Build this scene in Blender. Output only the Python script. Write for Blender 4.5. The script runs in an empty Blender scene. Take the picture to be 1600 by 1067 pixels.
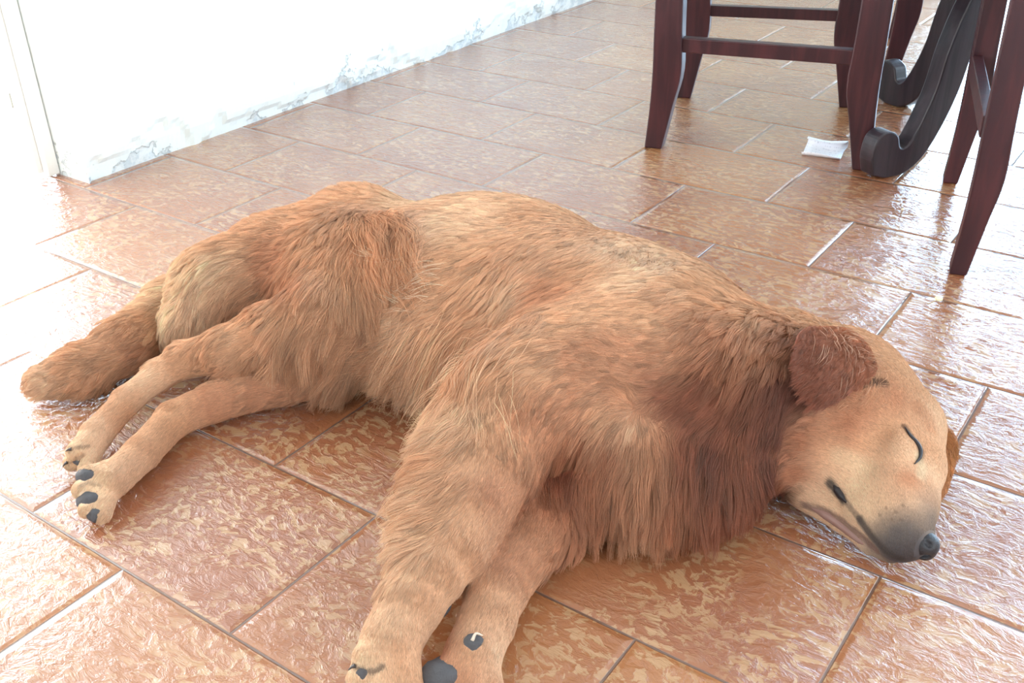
import bpy, bmesh, math, random
import numpy as np
from mathutils import Vector, Matrix, Quaternion
from mathutils.bvhtree import BVHTree
from mathutils.kdtree import KDTree
random.seed(4); rng = np.random.default_rng(11)
S = bpy.context.scene
COL = S.collection

# ---------------------------------------------------------------- camera, world, lights, exposure
FL = 1.6225                                   # focal length in units of 1000 px of a 1600 px frame
CAM = np.array([0, -0.5006, 0.8673])
RX = np.array([0.81695101, 0.57636217, -0.01994236]); UP = np.array([-0.27449257, 0.41901941, 0.86549209])
FW = np.array([-0.50719313, 0.70159061, -0.50052546])
cd = bpy.data.cameras.new('camera'); cam = bpy.data.objects.new('camera', cd); COL.objects.link(cam)
cd.sensor_width = 36; cd.lens = FL * 1000 / 1600 * 36; cd.clip_start = .02
cam.matrix_world = Matrix(((RX[0], UP[0], -FW[0], CAM[0]), (RX[1], UP[1], -FW[1], CAM[1]), (RX[2], UP[2], -FW[2], CAM[2]), (0, 0, 0, 1)))
S.camera = cam
S.view_settings.view_transform = 'Standard'; S.view_settings.look = 'None'
S.view_settings.exposure = EXPOSURE = -1.4; S.view_settings.gamma = 1; S.view_settings.use_curve_mapping = False
w = bpy.data.worlds.new('daylight'); S.world = w; w.use_nodes = True
def world_sky():
    # bright hazy sky, brightest over the open ground beyond the doorway and the far door
    nt = w.node_tree; bg = nt.nodes['Background']
    tc = nt.nodes.new('ShaderNodeTexCoord'); sp = nt.nodes.new('ShaderNodeSeparateXYZ'); nt.links.new(tc.outputs['Generated'], sp.inputs[0])
    acc = None
    for ax, a, b, k in ((1, .45, .85, SKY['far']), (0, -.45, -.85, SKY['door']), (0, .45, .85, SKY['side']), (1, -.45, -.85, SKY['rear'])):
        mr = nt.nodes.new('ShaderNodeMapRange'); nt.links.new(sp.outputs[ax], mr.inputs[0])
        for i_, v_ in ((1, a), (2, b), (3, 0.), (4, k)): mr.inputs[i_].default_value = v_
        if acc is None: acc = mr.outputs[0]
        else:
            ad = nt.nodes.new('ShaderNodeMath'); nt.links.new(acc, ad.inputs[0]); nt.links.new(mr.outputs[0], ad.inputs[1]); acc = ad.outputs[0]
    ad = nt.nodes.new('ShaderNodeMath'); nt.links.new(acc, ad.inputs[0]); ad.inputs[1].default_value = SKY['base']
    nt.links.new(ad.outputs[0], bg.inputs[1])
    cr = nt.nodes.new('ShaderNodeMapRange'); nt.links.new(sp.outputs[1], cr.inputs[0]); cr.inputs[1].default_value = .0; cr.inputs[2].default_value = .7
    mx = nt.nodes.new('ShaderNodeMix'); mx.data_type = 'RGBA'; nt.links.new(cr.outputs[0], mx.inputs[0])
    mx.inputs[6].default_value = (1, .95, .92, 1); mx.inputs[7].default_value = (.52, .76, 1, 1); nt.links.new(mx.outputs[2], bg.inputs[0])
SKY = dict(base=2.5, far=46.0, door=27.0, side=16.0, rear=10.0)
world_sky()

def area(name, loc, look, sx, sy, power, color=(1, 1, 1), portal=False):
    l = bpy.data.lights.new(name, 'AREA'); l.shape = 'RECTANGLE'; l.size = sx; l.size_y = sy; l.energy = power; l.color = color
    o = bpy.data.objects.new(name, l); COL.objects.link(o); o.location = loc
    d = Vector(look) - Vector(loc); o.rotation_euler = d.to_track_quat('-Z', 'Y').to_euler()
    if portal: l.cycles.is_portal = True
    return o
ROOM = dict(x0=-2.12, x1=1.9, y0=-2.4, y1=4.0, z1=2.8)
# daylight entering by the openings of the room: the doorway on the left, the glazed door in the far wall, and unseen side and rear openings added for fill light
# portals guide the sky light through the openings
area('doorway_portal', (-2.26, .05, 1.07), (0, .05, 1.07), 1.42, 2.16, 1, portal=True)
area('far_door_portal', (.33, 4.14, 1.33), (.33, 0, 1.33), 2.76, 2.66, 1, portal=True)
area('side_fill_portal', (2.03, -.2, 1.5), (-2, -.2, 1.5), 1.8, 1.2, 1, portal=True)
area('rear_fill_portal', (-.4, -2.53, 1.6), (-.4, 2, 1.6), 1.8, 1.2, 1, portal=True)

# ---------------------------------------------------------------- helpers
def lin(c):
    return tuple(((v / 255) / 12.92 if v / 255 <= .04045 else ((v / 255 + .055) / 1.055) ** 2.4) for v in c)
class NT:
    """small node-tree writer"""
    def __init__(s, m): s.t = m.node_tree; s.l = s.t.links
    def n(s, kind, ins=None, **kw):
        nd = s.t.nodes.new(kind)
        for k, v in kw.items(): setattr(nd, k, v)
        for k, v in (ins or {}).items():
            if isinstance(v, bpy.types.NodeSocket): s.l.new(v, nd.inputs[k])
            else:
                if isinstance(v, tuple) and len(v) == 3 and nd.inputs[k].type == 'RGBA': v = v + (1,)
                nd.inputs[k].default_value = v
        return nd
    def math(s, op, a, b=0.0, c=0.0): return s.n('ShaderNodeMath', {0: a, 1: b, 2: c}, operation=op).outputs[0]
    def mix(s, f, a, b, blend='MIX'):
        nd = s.n('ShaderNodeMix', data_type='RGBA', blend_type=blend)
        for i, v in ((0, f), (6, a), (7, b)):
            if isinstance(v, bpy.types.NodeSocket): s.l.new(v, nd.inputs[i])
            else: nd.inputs[i].default_value = v + (1,) if isinstance(v, tuple) and len(v) == 3 else v
        return nd.outputs[2]
    def step(s, v, a, b):
        nd = s.n('ShaderNodeMapRange', {0: v, 1: a, 2: b}, interpolation_type='SMOOTHSTEP'); return nd.outputs[0]
def material(name, color=(.8, .8, .8), rough=.5, metal=0, **kw):
    m = bpy.data.materials.new(name); m.use_nodes = True; b = m.node_tree.nodes['Principled BSDF']
    b.inputs['Base Color'].default_value = tuple(color) + (1,); b.inputs['Roughness'].default_value = rough; b.inputs['Metallic'].default_value = metal
    for k, v in kw.items(): b.inputs[k].default_value = v
    return m, NT(m), b
def tag(o, label=None, cat=None, group=None, kind=None):
    if label: o['label'] = label
    if cat: o['category'] = cat
    if group: o['group'] = group
    if kind: o['kind'] = kind
    return o
def mesh_obj(name, V, Fc, mat, parent=None, smooth=False):
    me = bpy.data.meshes.new(name); me.from_pydata([tuple(map(float, v)) for v in V], [], [tuple(map(int, f)) for f in Fc]); me.update()
    if smooth: me.shade_smooth()
    if mat: me.materials.append(mat)
    o = bpy.data.objects.new(name, me); COL.objects.link(o)
    if parent: o.parent = parent
    return o
def bevel(o, wd=.003, seg=2):
    m = o.modifiers.new('edge', 'BEVEL'); m.width = wd; m.segments = seg; m.limit_method = 'ANGLE'; return o
def box(name, lo, hi, mat, parent=None, bev=0):
    x0, y0, z0 = lo; x1, y1, z1 = hi
    V = [(x, y, z) for z in (z0, z1) for y in (y0, y1) for x in (x0, x1)]
    o = mesh_obj(name, V, [(0, 2, 3, 1), (4, 5, 7, 6), (0, 1, 5, 4), (2, 6, 7, 3), (0, 4, 6, 2), (1, 3, 7, 5)], mat, parent)
    if bev: bevel(o, bev)
    return o
def at(px, py, z):
    """the point of the room at height z seen at photo position px, py"""
    d = FW + RX * (px - 800) / 1000 / FL - UP * (py - 533.5) / 1000 / FL
    return CAM + d * ((z - CAM[2]) / d[2])

# ---------------------------------------------------------------- materials of the setting
def floor_material():
    m, t, b = material('glazed slate tile', rough=.3)
    co = t.n('ShaderNodeNewGeometry').outputs['Position']
    xyz = t.n('ShaderNodeSeparateXYZ', {0: co}); X, Y = xyz.outputs[0], xyz.outputs[1]
    TW, TH = .3825, .25
    ry = t.math('DIVIDE', Y, TH); row = t.math('FLOOR', ry); fy = t.math('FRACT', ry)
    par = t.math('MODULO', t.math('ABSOLUTE', row), 2.0)
    rx = t.math('ADD', t.math('DIVIDE', X, TW), t.math('MULTIPLY', par, .5)); colm = t.math('FLOOR', rx); fx = t.math('FRACT', rx)
    dx = t.math('MULTIPLY', t.math('MINIMUM', fx, t.math('SUBTRACT', 1.0, fx)), TW)
    dy = t.math('MULTIPLY', t.math('MINIMUM', fy, t.math('SUBTRACT', 1.0, fy)), TH)
    wob = t.n('ShaderNodeTexNoise', {'Vector': co, 'Scale': 30.0, 'Detail': 2.0}).outputs[0]
    d = t.math('ADD', t.math('MINIMUM', dx, dy), t.math('MULTIPLY', t.math('SUBTRACT', wob, .5), .0016))
    tile = t.step(d, .0010, .0023)                      # 0 in the joint, 1 on the tile
    edge = t.step(d, .002, .010)
    rnd = t.n('ShaderNodeTexWhiteNoise', {'Vector': t.n('ShaderNodeCombineXYZ', {0: colm, 1: row}).outputs[0]}, noise_dimensions='3D')
    rc = rnd.outputs['Color']; rv = rnd.outputs['Value']
    cv = t.n('ShaderNodeVectorMath', {0: co, 1: t.n('ShaderNodeVectorMath', {0: rc, 1: (7., 7., 7.)}, operation='MULTIPLY').outputs[0]}, operation='ADD').outputs[0]
    # mottled glaze: pale worn ridges over terracotta
    wv = t.n('ShaderNodeTexNoise', {'Vector': cv, 'Scale': 9.0, 'Detail': 4.0}).outputs['Color']
    cw = t.n('ShaderNodeVectorMath', {0: cv, 1: t.n('ShaderNodeVectorMath', {0: wv, 1: (.09, .05, .0)}, operation='MULTIPLY').outputs[0]}, operation='ADD').outputs[0]
    st = t.n('ShaderNodeMapping', {'Vector': cw, 'Scale': (1.0, 1.35, 1.0), 'Rotation': (0, 0, .5)}).outputs[0]
    n1 = t.n('ShaderNodeTexNoise', {'Vector': st, 'Scale': 58.0, 'Detail': 5.0, 'Roughness': .62, 'Distortion': .5}).outputs[0]
    n2 = t.n('ShaderNodeTexNoise', {'Vector': cv, 'Scale': 7.0, 'Detail': 2.0}).outputs[0]
    vein = t.math('MULTIPLY', t.step(n1, .50, .56), t.step(n2, .32, .55))
    ridge = t.math('SUBTRACT', 1.0, t.math('MULTIPLY', t.math('ABSOLUTE', t.math('SUBTRACT', n1, .5)), 9.0))
    n3 = t.n('ShaderNodeTexNoise', {'Vector': cv, 'Scale': 3.2, 'Detail': 3.0}).outputs[0]
    base = t.mix(t.step(n3, .3, .7), lin((150, 90, 56)), lin((172, 112, 68)))
    base = t.mix(t.math('MULTIPLY', rv, .35), base, lin((146, 92, 76)))
    c = t.mix(t.math('MULTIPLY', vein, .68), base, lin((192, 152, 112)))
    c = t.mix(tile, lin((112, 82, 68)), c)
    t.l.new(c, b.inputs['Base Color'])
    # relief: long split-slate ripples and fine pitting, grooved joints
    rp = t.n('ShaderNodeMapping', {'Vector': cw, 'Scale': (.8, 2.0, 1.0), 'Rotation': (0, 0, .35)}).outputs[0]
    r1 = t.n('ShaderNodeTexNoise', {'Vector': rp, 'Scale': 30.0, 'Detail': 4.0, 'Roughness': .55, 'Distortion': 1.2}).outputs[0]
    r2 = t.n('ShaderNodeTexNoise', {'Vector': cv, 'Scale': 140.0, 'Detail': 2.0}).outputs[0]
    h = t.math('ADD', t.math('MULTIPLY', r1, .0042), t.math('MULTIPLY', r2, .00035))
    h = t.math('ADD', h, t.math('MULTIPLY', t.math('MAXIMUM', ridge, 0.0), .0005))
    h = t.math('MULTIPLY', h, edge)
    h = t.math('ADD', h, t.math('MULTIPLY', tile, .004))
    bp = t.n('ShaderNodeBump', {'Height': h, 'Distance': 1.0, 'Strength': .4}).outputs[0]
    t.l.new(bp, b.inputs['Normal'])
    t.l.new(t.math('ADD', t.math('MULTIPLY', t.math('SUBTRACT', 1.0, tile), .3), .22), b.inputs['Roughness'])
    b.inputs['Coat Weight'].default_value = .9; b.inputs['Coat Roughness'].default_value = .06; b.inputs['Coat IOR'].default_value = 1.6
    t.l.new(t.n('ShaderNodeBump', {'Height': h, 'Distance': 1.0, 'Strength': .9}).outputs[0], b.inputs['Coat Normal'])
    b.inputs['Specular IOR Level'].default_value = .3
    return m
def wall_material(name, peel=True):
    m, t, b = material(name, lin((238, 243, 238)), .85)
    co = t.n('ShaderNodeNewGeometry').outputs['Position']; z = t.n('ShaderNodeSeparateXYZ', {0: co}).outputs[2]
    n1 = t.n('ShaderNodeTexNoise', {'Vector': co, 'Scale': 3.5, 'Detail': 8.0, 'Roughness': .65}).outputs[0]
    n2 = t.n('ShaderNodeTexNoise', {'Vector': co, 'Scale': 26.0, 'Detail': 6.0, 'Roughness': .7}).outputs[0]
    h = t.math('MULTIPLY', n2, .0015)
    if peel:
        lvl = t.math('ADD', z, t.math('MULTIPLY', t.math('SUBTRACT', .5, n1), .55))
        lvl = t.math('ADD', lvl, t.math('MULTIPLY', t.math('SUBTRACT', .5, n2), .16))
        pl = t.step(lvl, .035, .024)
        c = t.mix(t.math('MULTIPLY', pl, .8), lin((240, 246, 242)), t.mix(t.step(n2, .45, .6), lin((196, 204, 206)), lin((232, 234, 230))))
        t.l.new(c, b.inputs['Base Color']); h = t.math('SUBTRACT', h, t.math('MULTIPLY', pl, .004))
    t.l.new(t.n('ShaderNodeBump', {'Height': h, 'Distance': 1.0, 'Strength': .8}).outputs[0], b.inputs['Normal'])
    return m
def wood_material(name, c0, c1, rough=.35):
    m, t, b = material(name, c0, rough)
    co = t.n('ShaderNodeTexCoord').outputs['Object']
    mp = t.n('ShaderNodeMapping', {'Vector': co, 'Scale': (22, 22, 2.2)}).outputs[0]
    n = t.n('ShaderNodeTexNoise', {'Vector': mp, 'Scale': 2.5, 'Detail': 6.0, 'Distortion': .6}).outputs[0]
    t.l.new(t.mix(t.step(n, .35, .7), c0, c1), b.inputs['Base Color'])
    t.l.new(t.n('ShaderNodeBump', {'Height': n, 'Distance': .001, 'Strength': .4}).outputs[0], b.inputs['Normal'])
    return m
M_FLOOR = floor_material(); M_WALL = wall_material('peeling whitewash'); M_PLAIN = wall_material('white plaster', False)
M_WOOD = wood_material('dark mahogany stain', lin((54, 24, 30)), lin((76, 36, 40)), .38)
M_TABLE = wood_material('dark table wood', lin((38, 28, 34)), lin((56, 42, 48)), .33)
M_CEIL, _, _ = material('ceiling white', lin((206, 200, 190)), .9)
M_FRAME, _, _ = material('white painted timber', lin((240, 240, 236)), .5)

# ---------------------------------------------------------------- the room
R_ = ROOM
def structure(o): return tag(o, kind='structure')
structure(mesh_obj('floor', [(R_['x0'] - .13, R_['y0'], 0), (R_['x1'], R_['y0'], 0), (R_['x1'], R_['y1'], 0), (R_['x0'] - .13, R_['y1'], 0)], [(0, 1, 2, 3)], M_FLOOR))
def patio_material():
    m, t, b = material('pale patio tile', lin((226, 224, 216)), .6)
    co = t.n('ShaderNodeNewGeometry').outputs['Position']
    br = t.n('ShaderNodeTexBrick', {'Vector': co, 'Color1': lin((228, 226, 218)), 'Color2': lin((218, 216, 208)), 'Mortar': lin((120, 112, 104)), 'Scale': 1.0, 'Mortar Size': .004, 'Brick Width': .42, 'Row Height': .30}, offset=.5)
    t.l.new(br.outputs[0], b.inputs['Base Color']); return m
structure(mesh_obj('patio', [(-6.5, -3, -.004), (R_['x0'] - .13, -3, -.004), (R_['x0'] - .13, 4, -.004), (-6.5, 4, -.004)], [(0, 1, 2, 3)], patio_material()))
structure(box('sky_blocker', (-4.7, -3, 2.3), (R_['x0'] - .14, 2.2, 2.42), M_PLAIN))  # unseen slab added to keep high sky out of the floor reflection
# left wall: a fine grid whose foot is worn back where the whitewash has fallen off
WX, WY = R_['x0'], .775
from mathutils import noise as mnoise
def wall_grid():
    ys = list(np.arange(WY, R_['y1'] + .001, .012)); zs = list(np.arange(0, .36, .012)) + [.5, 1, 1.8, R_['z1']]
    V = []; F = []
    for y in ys:
        for z in zs:
            n = mnoise.fractal(Vector((1.3, y * 3.1, z * 5)), 1, 2, 5); n2 = mnoise.noise(Vector((4, y * 28, z * 28)))
            lv = z - .04 - .085 * n - .02 * n2
            dep = max(0, min(1, (.0 - lv) / .012)) * .006 + .0015 * n2 * (z < .3) + .008 * max(0, 1 - z / .05)
            if y == ys[0]: dep = min(dep, .003)
            V.append((WX - dep + .006, y, z))
    nz = len(zs)
    for i in range(len(ys) - 1):
        for j in range(nz - 1): a = i * nz + j; F.append((a, a + nz, a + nz + 1, a + 1))
    k = len(V); e0 = [j for j in range(nz)]
    # end face and back of the wall so it has its thickness
    V += [(WX - .13, WY, z) for z in zs] + [(WX - .13, R_['y1'], 0), (WX - .13, R_['y1'], R_['z1'])]
    for j in range(nz - 1): F.append((e0[j], e0[j + 1], k + j + 1, k + j))
    F.append(tuple([k + j for j in range(nz)] + [k + nz + 1, k + nz]))
    return V, F
V, F = wall_grid(); structure(mesh_obj('wall_left', V, F, M_WALL, smooth=False))
structure(box('wall_left.001', (WX - .13, R_['y0'], 0), (WX, -.65, R_['z1']), M_PLAIN))
structure(box('wall_left.002', (WX - .13, -.65, 2.15), (WX, WY - .001, R_['z1']), M_PLAIN))
def wall_with_hole(name, axis, pos, th, a0, a1, h0, h1, b0, b1):
    """wall across [a0, a1] at pos, with an opening [h0, h1] x [b0, b1]"""
    def bx(p0, p1, z0, z1, k):
        if p1 - p0 < .01 or z1 - z0 < .01: return
        lo, hi = ((p0, pos, z0), (p1, pos + th, z1)) if axis == 'x' else ((pos, p0, z0), (pos + th, p1, z1))
        structure(box(name, lo, hi, M_PLAIN))
    bx(a0, h0, 0, R_['z1'], 0); bx(h1, a1, 0, R_['z1'], 1); bx(h0, h1, b1, R_['z1'], 2); bx(h0, h1, 0, b0, 3)
wall_with_hole('wall_far', 'x', R_['y1'], .12, R_['x0'] - .13, R_['x1'] + .12, -1.05, 1.7, 0, 2.65)
wall_with_hole('wall_right', 'y', R_['x1'], .12, R_['y0'], R_['y1'], -1.1, .7, .9, 2.1)  # unseen opening added to light the dog and the left wall
wall_with_hole('wall_near', 'x', R_['y0'] - .12, .12, R_['x0'] - .13, R_['x1'] + .12, -1.3, .5, 1.0, 2.2)  # opening behind the camera, added for fill light
structure(box('ceiling', (R_['x0'] - .13, R_['y0'] - .12, R_['z1']), (R_['x1'] + .12, R_['y1'] + .12, R_['z1'] + .1), M_CEIL))
# white timber jamb on the end of the wall at the doorway, standing a little off the floor
dj = structure(box('door_1', (WX - .175, WY - .032, .004), (WX - .105, WY - .002, 2.12), M_FRAME, bev=.003))
structure(box('door_stop', (WX - .155, WY - .046, .012), (WX - .125, WY - .032, 2.12), M_FRAME, dj, bev=.002))
M_STEEL, _, _ = material('dull hinge steel', (.35, .33, .3), .4, 1)
for z in (.16, .42): box('hinge', (WX - .178, WY - .040, z), (WX - .172, WY - .028, z + .035), M_STEEL, dj)

# ---------------------------------------------------------------- furniture
def prism(name, prof, origin, d, th, mat, parent, bev=.003):
    """outline prof of (along d, up) in a vertical plane through origin, given thickness th across it"""
    ox, oy = origin; L = math.hypot(*d); dx, dy = d[0] / L, d[1] / L; nx, ny = -dy * th / 2, dx * th / 2
    n = len(prof); V = []
    ar = sum(prof[i][0] * prof[(i + 1) % n][1] - prof[(i + 1) % n][0] * prof[i][1] for i in range(n))
    if ar < 0: prof = prof[::-1]
    for s in (1, -1):
        for a, z in prof: V.append((ox + dx * a + nx * s, oy + dy * a + ny * s, z))
    F = [tuple(range(n))[::-1], tuple(range(n, 2 * n))] + [(i, (i + 1) % n, n + (i + 1) % n, n + i) for i in range(n)]
    o = mesh_obj(name, V, F, mat, parent); bevel(o, bev); return o
def rail(name, a, b, z0, z1, th, mat, parent):
    L = math.hypot(b[0] - a[0], b[1] - a[1])
    return prism(name, [(0, z0), (L, z0), (L, z1), (0, z1)], a, (b[0] - a[0], b[1] - a[1]), th, mat, parent, .002)
def spline(pts, n=6):
    P = [np.array(p, float) for p in pts]; P = [2 * P[0] - P[1]] + P + [2 * P[-1] - P[-2]]; out = []
    for i in range(1, len(P) - 2):
        for k in range(n):
            t = k / n; a, b, c, d = P[i - 1:i + 3]
            out.append(.5 * ((2 * b) + (c - a) * t + (2 * a - 5 * b + 4 * c - d) * t * t + (3 * b - a - 3 * c + d) * t ** 3))
    out.append(P[-2]); return [tuple(p) for p in out]
# half outlines of the sabre leg: (offset along the pair direction, height)
def leg_profile(sgn, top, wide=1.0):
    inner = spline([(.018, 0), (.040, .11), (.056, .19), (.052, .30), (.046, top)], 4)
    outer = spline([(-.024, 0), (-.016, .10), (-.013, .19), (-.014, .30), (-.014, top)], 4)
    return [(sgn * a * wide, z) for a, z in inner] + [(sgn * a * wide, z) for a, z in outer[::-1]]
def chair(label, base, legs, rails, group=None, seat_h=.56, back=None, slim=1.0):
    """legs: four floor points in order a, b (a pair), c, d (the pair behind)"""
    root = bpy.data.objects.new('dining_chair', None); COL.objects.link(root)
    tag(root, label, 'chair', group)
    a, b, c, d = [np.array(p, float) for p in legs]
    ctr = (a + b + c + d) / 4; root.location = (ctr[0], ctr[1], 0)
    def loc(p): return (p[0] - ctr[0], p[1] - ctr[1])
    for p, q in ((a, b), (b, a), (c, d), (d, c)):
        v = q - p; tall = back and (p is back[0] or False)
        prism('leg', leg_profile(1, seat_h, slim), loc(p), tuple(v), .042, M_WOOD, root)
    for i, j, z0, z1, th in rails:
        p, q = [(a, b, c, d)[k] for k in (i, j)]; v = (q - p) / np.linalg.norm(q - p)
        p2, q2 = p + v * .03, q - v * .03
        rail('stretcher', loc(p2), loc(q2), z0, z1, th, M_WOOD, root)
    for p, q in ((a, b), (c, d), (a, c), (b, d)):
        v = (q - p) / np.linalg.norm(q - p); rail('apron', loc(p + v * .02), loc(q - v * .02), seat_h - .055, seat_h, .024, M_WOOD, root)
    # padded seat board and a backrest on the far pair
    P = [loc(p + (p - ctr) * .07) for p in (a, b, d, c)]
    V = [(x, y, seat_h) for x, y in P] + [(x, y, seat_h + .035) for x, y in P]
    bevel(mesh_obj('seat', V, [(0, 1, 2, 3), (7, 6, 5, 4), (0, 4, 5, 1), (1, 5, 6, 2), (2, 6, 7, 3), (3, 7, 4, 0)], M_WOOD, root), .012, 3)
    bk = back or (2, 3); p, q = [(a, b, c, d)[k] for k in bk]; v = (q - p) / np.linalg.norm(q - p)
    br = None
    for s in (p + v * .01, q - v * .01):
        prism('back_post', [(-.018, seat_h + .03), (.018, seat_h + .03), (.018, 1.14), (-.018, 1.14)], loc(s), tuple(v), .03, M_WOOD, root)
    for z in (.76, .90, 1.04): rail('back_slat', loc(p), loc(q), z, z + .06, .018, M_WOOD, root)
    return root
chair('dark mahogany chair with two long stretchers, standing behind the folded paper scrap', None,
      [(-1.136, 1.692), (-.667, 1.81), (-1.264, 2.098), (-.857, 2.244)], [(0, 1, .235, .268, .026), (2, 3, .222, .250, .024)])
chair('dark mahogany chair cropped by the right edge, its front foot nearest the sleeping dog', None,
      [(-.336, 1.384), (.155, 1.52), (-.473, 1.837), (.02, 1.985)], [(0, 2, .245, .285, .022), (1, 3, .245, .285, .022), (0, 1, .372, .412, .024)], back=(1, 3), slim=.72)
chair('dark chair mostly hidden behind the curved table legs, one straight leg showing', None,
      [(-.853, 2.60), (-.40, 2.725), (-.973, 3.03), (-.52, 3.15)], [(0, 2, .30, .33, .022), (1, 3, .30, .33, .022)], back=(0, 2))
# pedestal table on four scrolled feet
T = np.array((-.417, 2.14))
tb = bpy.data.objects.new('pedestal_table', None); COL.objects.link(tb); tb.location = (T[0], T[1], 0)
tag(tb, 'dark wooden pedestal table with curved scroll feet between the chairs', 'table')
inner = spline([(-.058, .012), (-.068, .055), (-.060, .096), (-.034, .110), (-.002, .098), (.012, .068), (.034, .070), (.060, .112), (.088, .185), (.106, .274), (.140, .367), (.20, .47), (.30, .55)], 5)
outer = spline([(.36, .47), (.26, .43), (.205, .36), (.180, .27), (.160, .18), (.128, .10), (.086, .034), (.036, .002), (-.02, .0)], 5)
for F0 in ((-.607, 1.80), (-.755, 2.332), (-.227, 2.48), (-.077, 1.948)):
    F0 = np.array(F0); v = T - F0
    prism('scroll_foot', inner + outer, tuple(F0 - T), tuple(v), .042, M_TABLE, tb, .004)
def lathe(name, prof, mat, parent, loc=(0, 0, 0), seg=32):
    V = []; F = []
    for r, z in prof:
        for k in range(seg): a = 2 * math.pi * k / seg; V.append((loc[0] + r * math.cos(a), loc[1] + r * math.sin(a), loc[2] + z))
    for i in range(len(prof) - 1):
        for k in range(seg): F.append((i * seg + k, i * seg + (k + 1) % seg, (i + 1) * seg + (k + 1) % seg, (i + 1) * seg + k))
    F.append(tuple(range(seg))[::-1]); F.append(tuple((len(prof) - 1) * seg + k for k in range(seg)))
    return mesh_obj(name, V, F, mat, parent, smooth=True)
lathe('column', [(.03, .40), (.05, .42), (.062, .46), (.05, .52), (.06, .58), (.075, .64), (.07, .70), (.08, .84), (.14, .87), (.14, .88)], M_TABLE, tb)
# folded paper scrap with faint printed lines
def paper_material():
    m, t, b = material('white slip paper', lin((244, 244, 250)), .7)
    co = t.n('ShaderNodeTexCoord').outputs['Object']; x = t.n('ShaderNodeSeparateXYZ', {0: co})
    n = t.n('ShaderNodeTexNoise', {'Vector': t.n('ShaderNodeMapping', {'Vector': co, 'Scale': (260, 60, 1)}).outputs[0], 'Scale': 1.0}).outputs[0]
    ln = t.math('LESS_THAN', t.math('FRACT', t.math('MULTIPLY', x.outputs[1], 90.0)), .28)
    k = t.math('MULTIPLY', t.math('MULTIPLY', ln, t.step(n, .5, .6)), .3)
    t.l.new(t.mix(k, lin((244, 244, 250)), lin((120, 120, 150))), b.inputs['Base Color']); return m
pa = at(1252, 243, 0); pb = at(1312, 251, 0); e = (pb - pa); Lp = np.linalg.norm(e); e /= Lp; nv = np.array((-e[1], e[0], 0))
prof = [(-.002, .010), (.004, .002), (.02, .0012), (.045, .006), (.062, .012), (.068, .020), (.060, .026), (.048, .024)]
V = []; F = []
for i, u in enumerate(np.linspace(0, 1, 6)):
    for (w_, z) in prof:
        p = pa + e * Lp * (u * (1.0 + .05 * (w_ > .05))) + nv * w_; V.append((p[0], p[1], z + .003 * math.sin(u * 5 + w_ * 40) * (z > .005)))
for i in range(5):
    for j in range(len(prof) - 1): a = i * len(prof) + j; F.append((a, a + len(prof), a + len(prof) + 1, a + 1))
o = mesh_obj('paper_scrap', np.array(V) - pa, F, paper_material(), smooth=True); o.location = pa
md = o.modifiers.new('thick', 'SOLIDIFY'); md.thickness = .0006
tag(o, 'folded white paper scrap with faint print on the tiles beside a chair leg', 'paper')
# dropped blossom with its thin stalk, and a crumb
M_PETAL, _, _ = material('cream petal', lin((250, 240, 200)), .6); M_STALK, _, _ = material('dry stalk', lin((196, 160, 90)), .7)
fb = at(1466, 470, 0); fl = bpy.data.objects.new('blossom', None); COL.objects.link(fl); fl.location = fb
tag(fl, 'tiny cream blossom with a thin stalk lying on the tiles before a chair foot', 'flower')
def blob(name, c, r, mat, parent, sq=(1, 1, 1), seg=12):
    me = bpy.data.meshes.new(name); bm = bmesh.new(); bmesh.ops.create_icosphere(bm, subdivisions=3, radius=r)
    for v in bm.verts:
        v.co = Vector((v.co.x * sq[0], v.co.y * sq[1], v.co.z * sq[2])) * (1 + .18 * mnoise.noise(v.co * (1.6 / r))) + Vector(c)
    bm.to_mesh(me); bm.free(); me.shade_smooth(); me.materials.append(mat); o = bpy.data.objects.new(name, me); COL.objects.link(o); o.parent = parent; return o
for k in range(5):
    a = k * 1.257; blob('petal', (.0035 * math.cos(a), .0035 * math.sin(a), .0045), .0038, M_PETAL, fl, (1, 1, .9))
def tube(name, pts, radii, mat, parent=None, seg=8, sm=True):
    P = [np.array(p, float) for p in pts]; V = []; F = []; n = len(P)
    if np.isscalar(radii): radii = [radii] * n
    for i, p in enumerate(P):
        t = P[min(i + 1, n - 1)] - P[max(i - 1, 0)]; t /= np.linalg.norm(t) + 1e-9
        u = np.cross(t, (0, 0, 1)); u = u / np.linalg.norm(u) if np.linalg.norm(u) > .1 else np.array((1., 0, 0)); v = np.cross(t, u)
        for k in range(seg): a = 2 * math.pi * k / seg; V.append(p + radii[i] * (math.cos(a) * u + math.sin(a) * v))
    for i in range(n - 1):
        for k in range(seg): F.append((i * seg + k, i * seg + (k + 1) % seg, (i + 1) * seg + (k + 1) % seg, (i + 1) * seg + k))
    F += [tuple(range(seg))[::-1], tuple((n - 1) * seg + k for k in range(seg))]
    return mesh_obj(name, V, F, mat, parent, smooth=sm)
sd = at(1449, 476, 0) - fb; tube('stalk', [(0, 0, .003), (sd[0] * .5, sd[1] * .5, .002), (sd[0], sd[1], .0008)], .0007, M_STALK, fl)
cb = at(1410, 328, 0); o = blob('crumb', (0, 0, .0018), .0022, M_PETAL, None); o.location = cb; tag(o, 'small pale crumb on the tiles behind the blossom', 'crumb')

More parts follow.
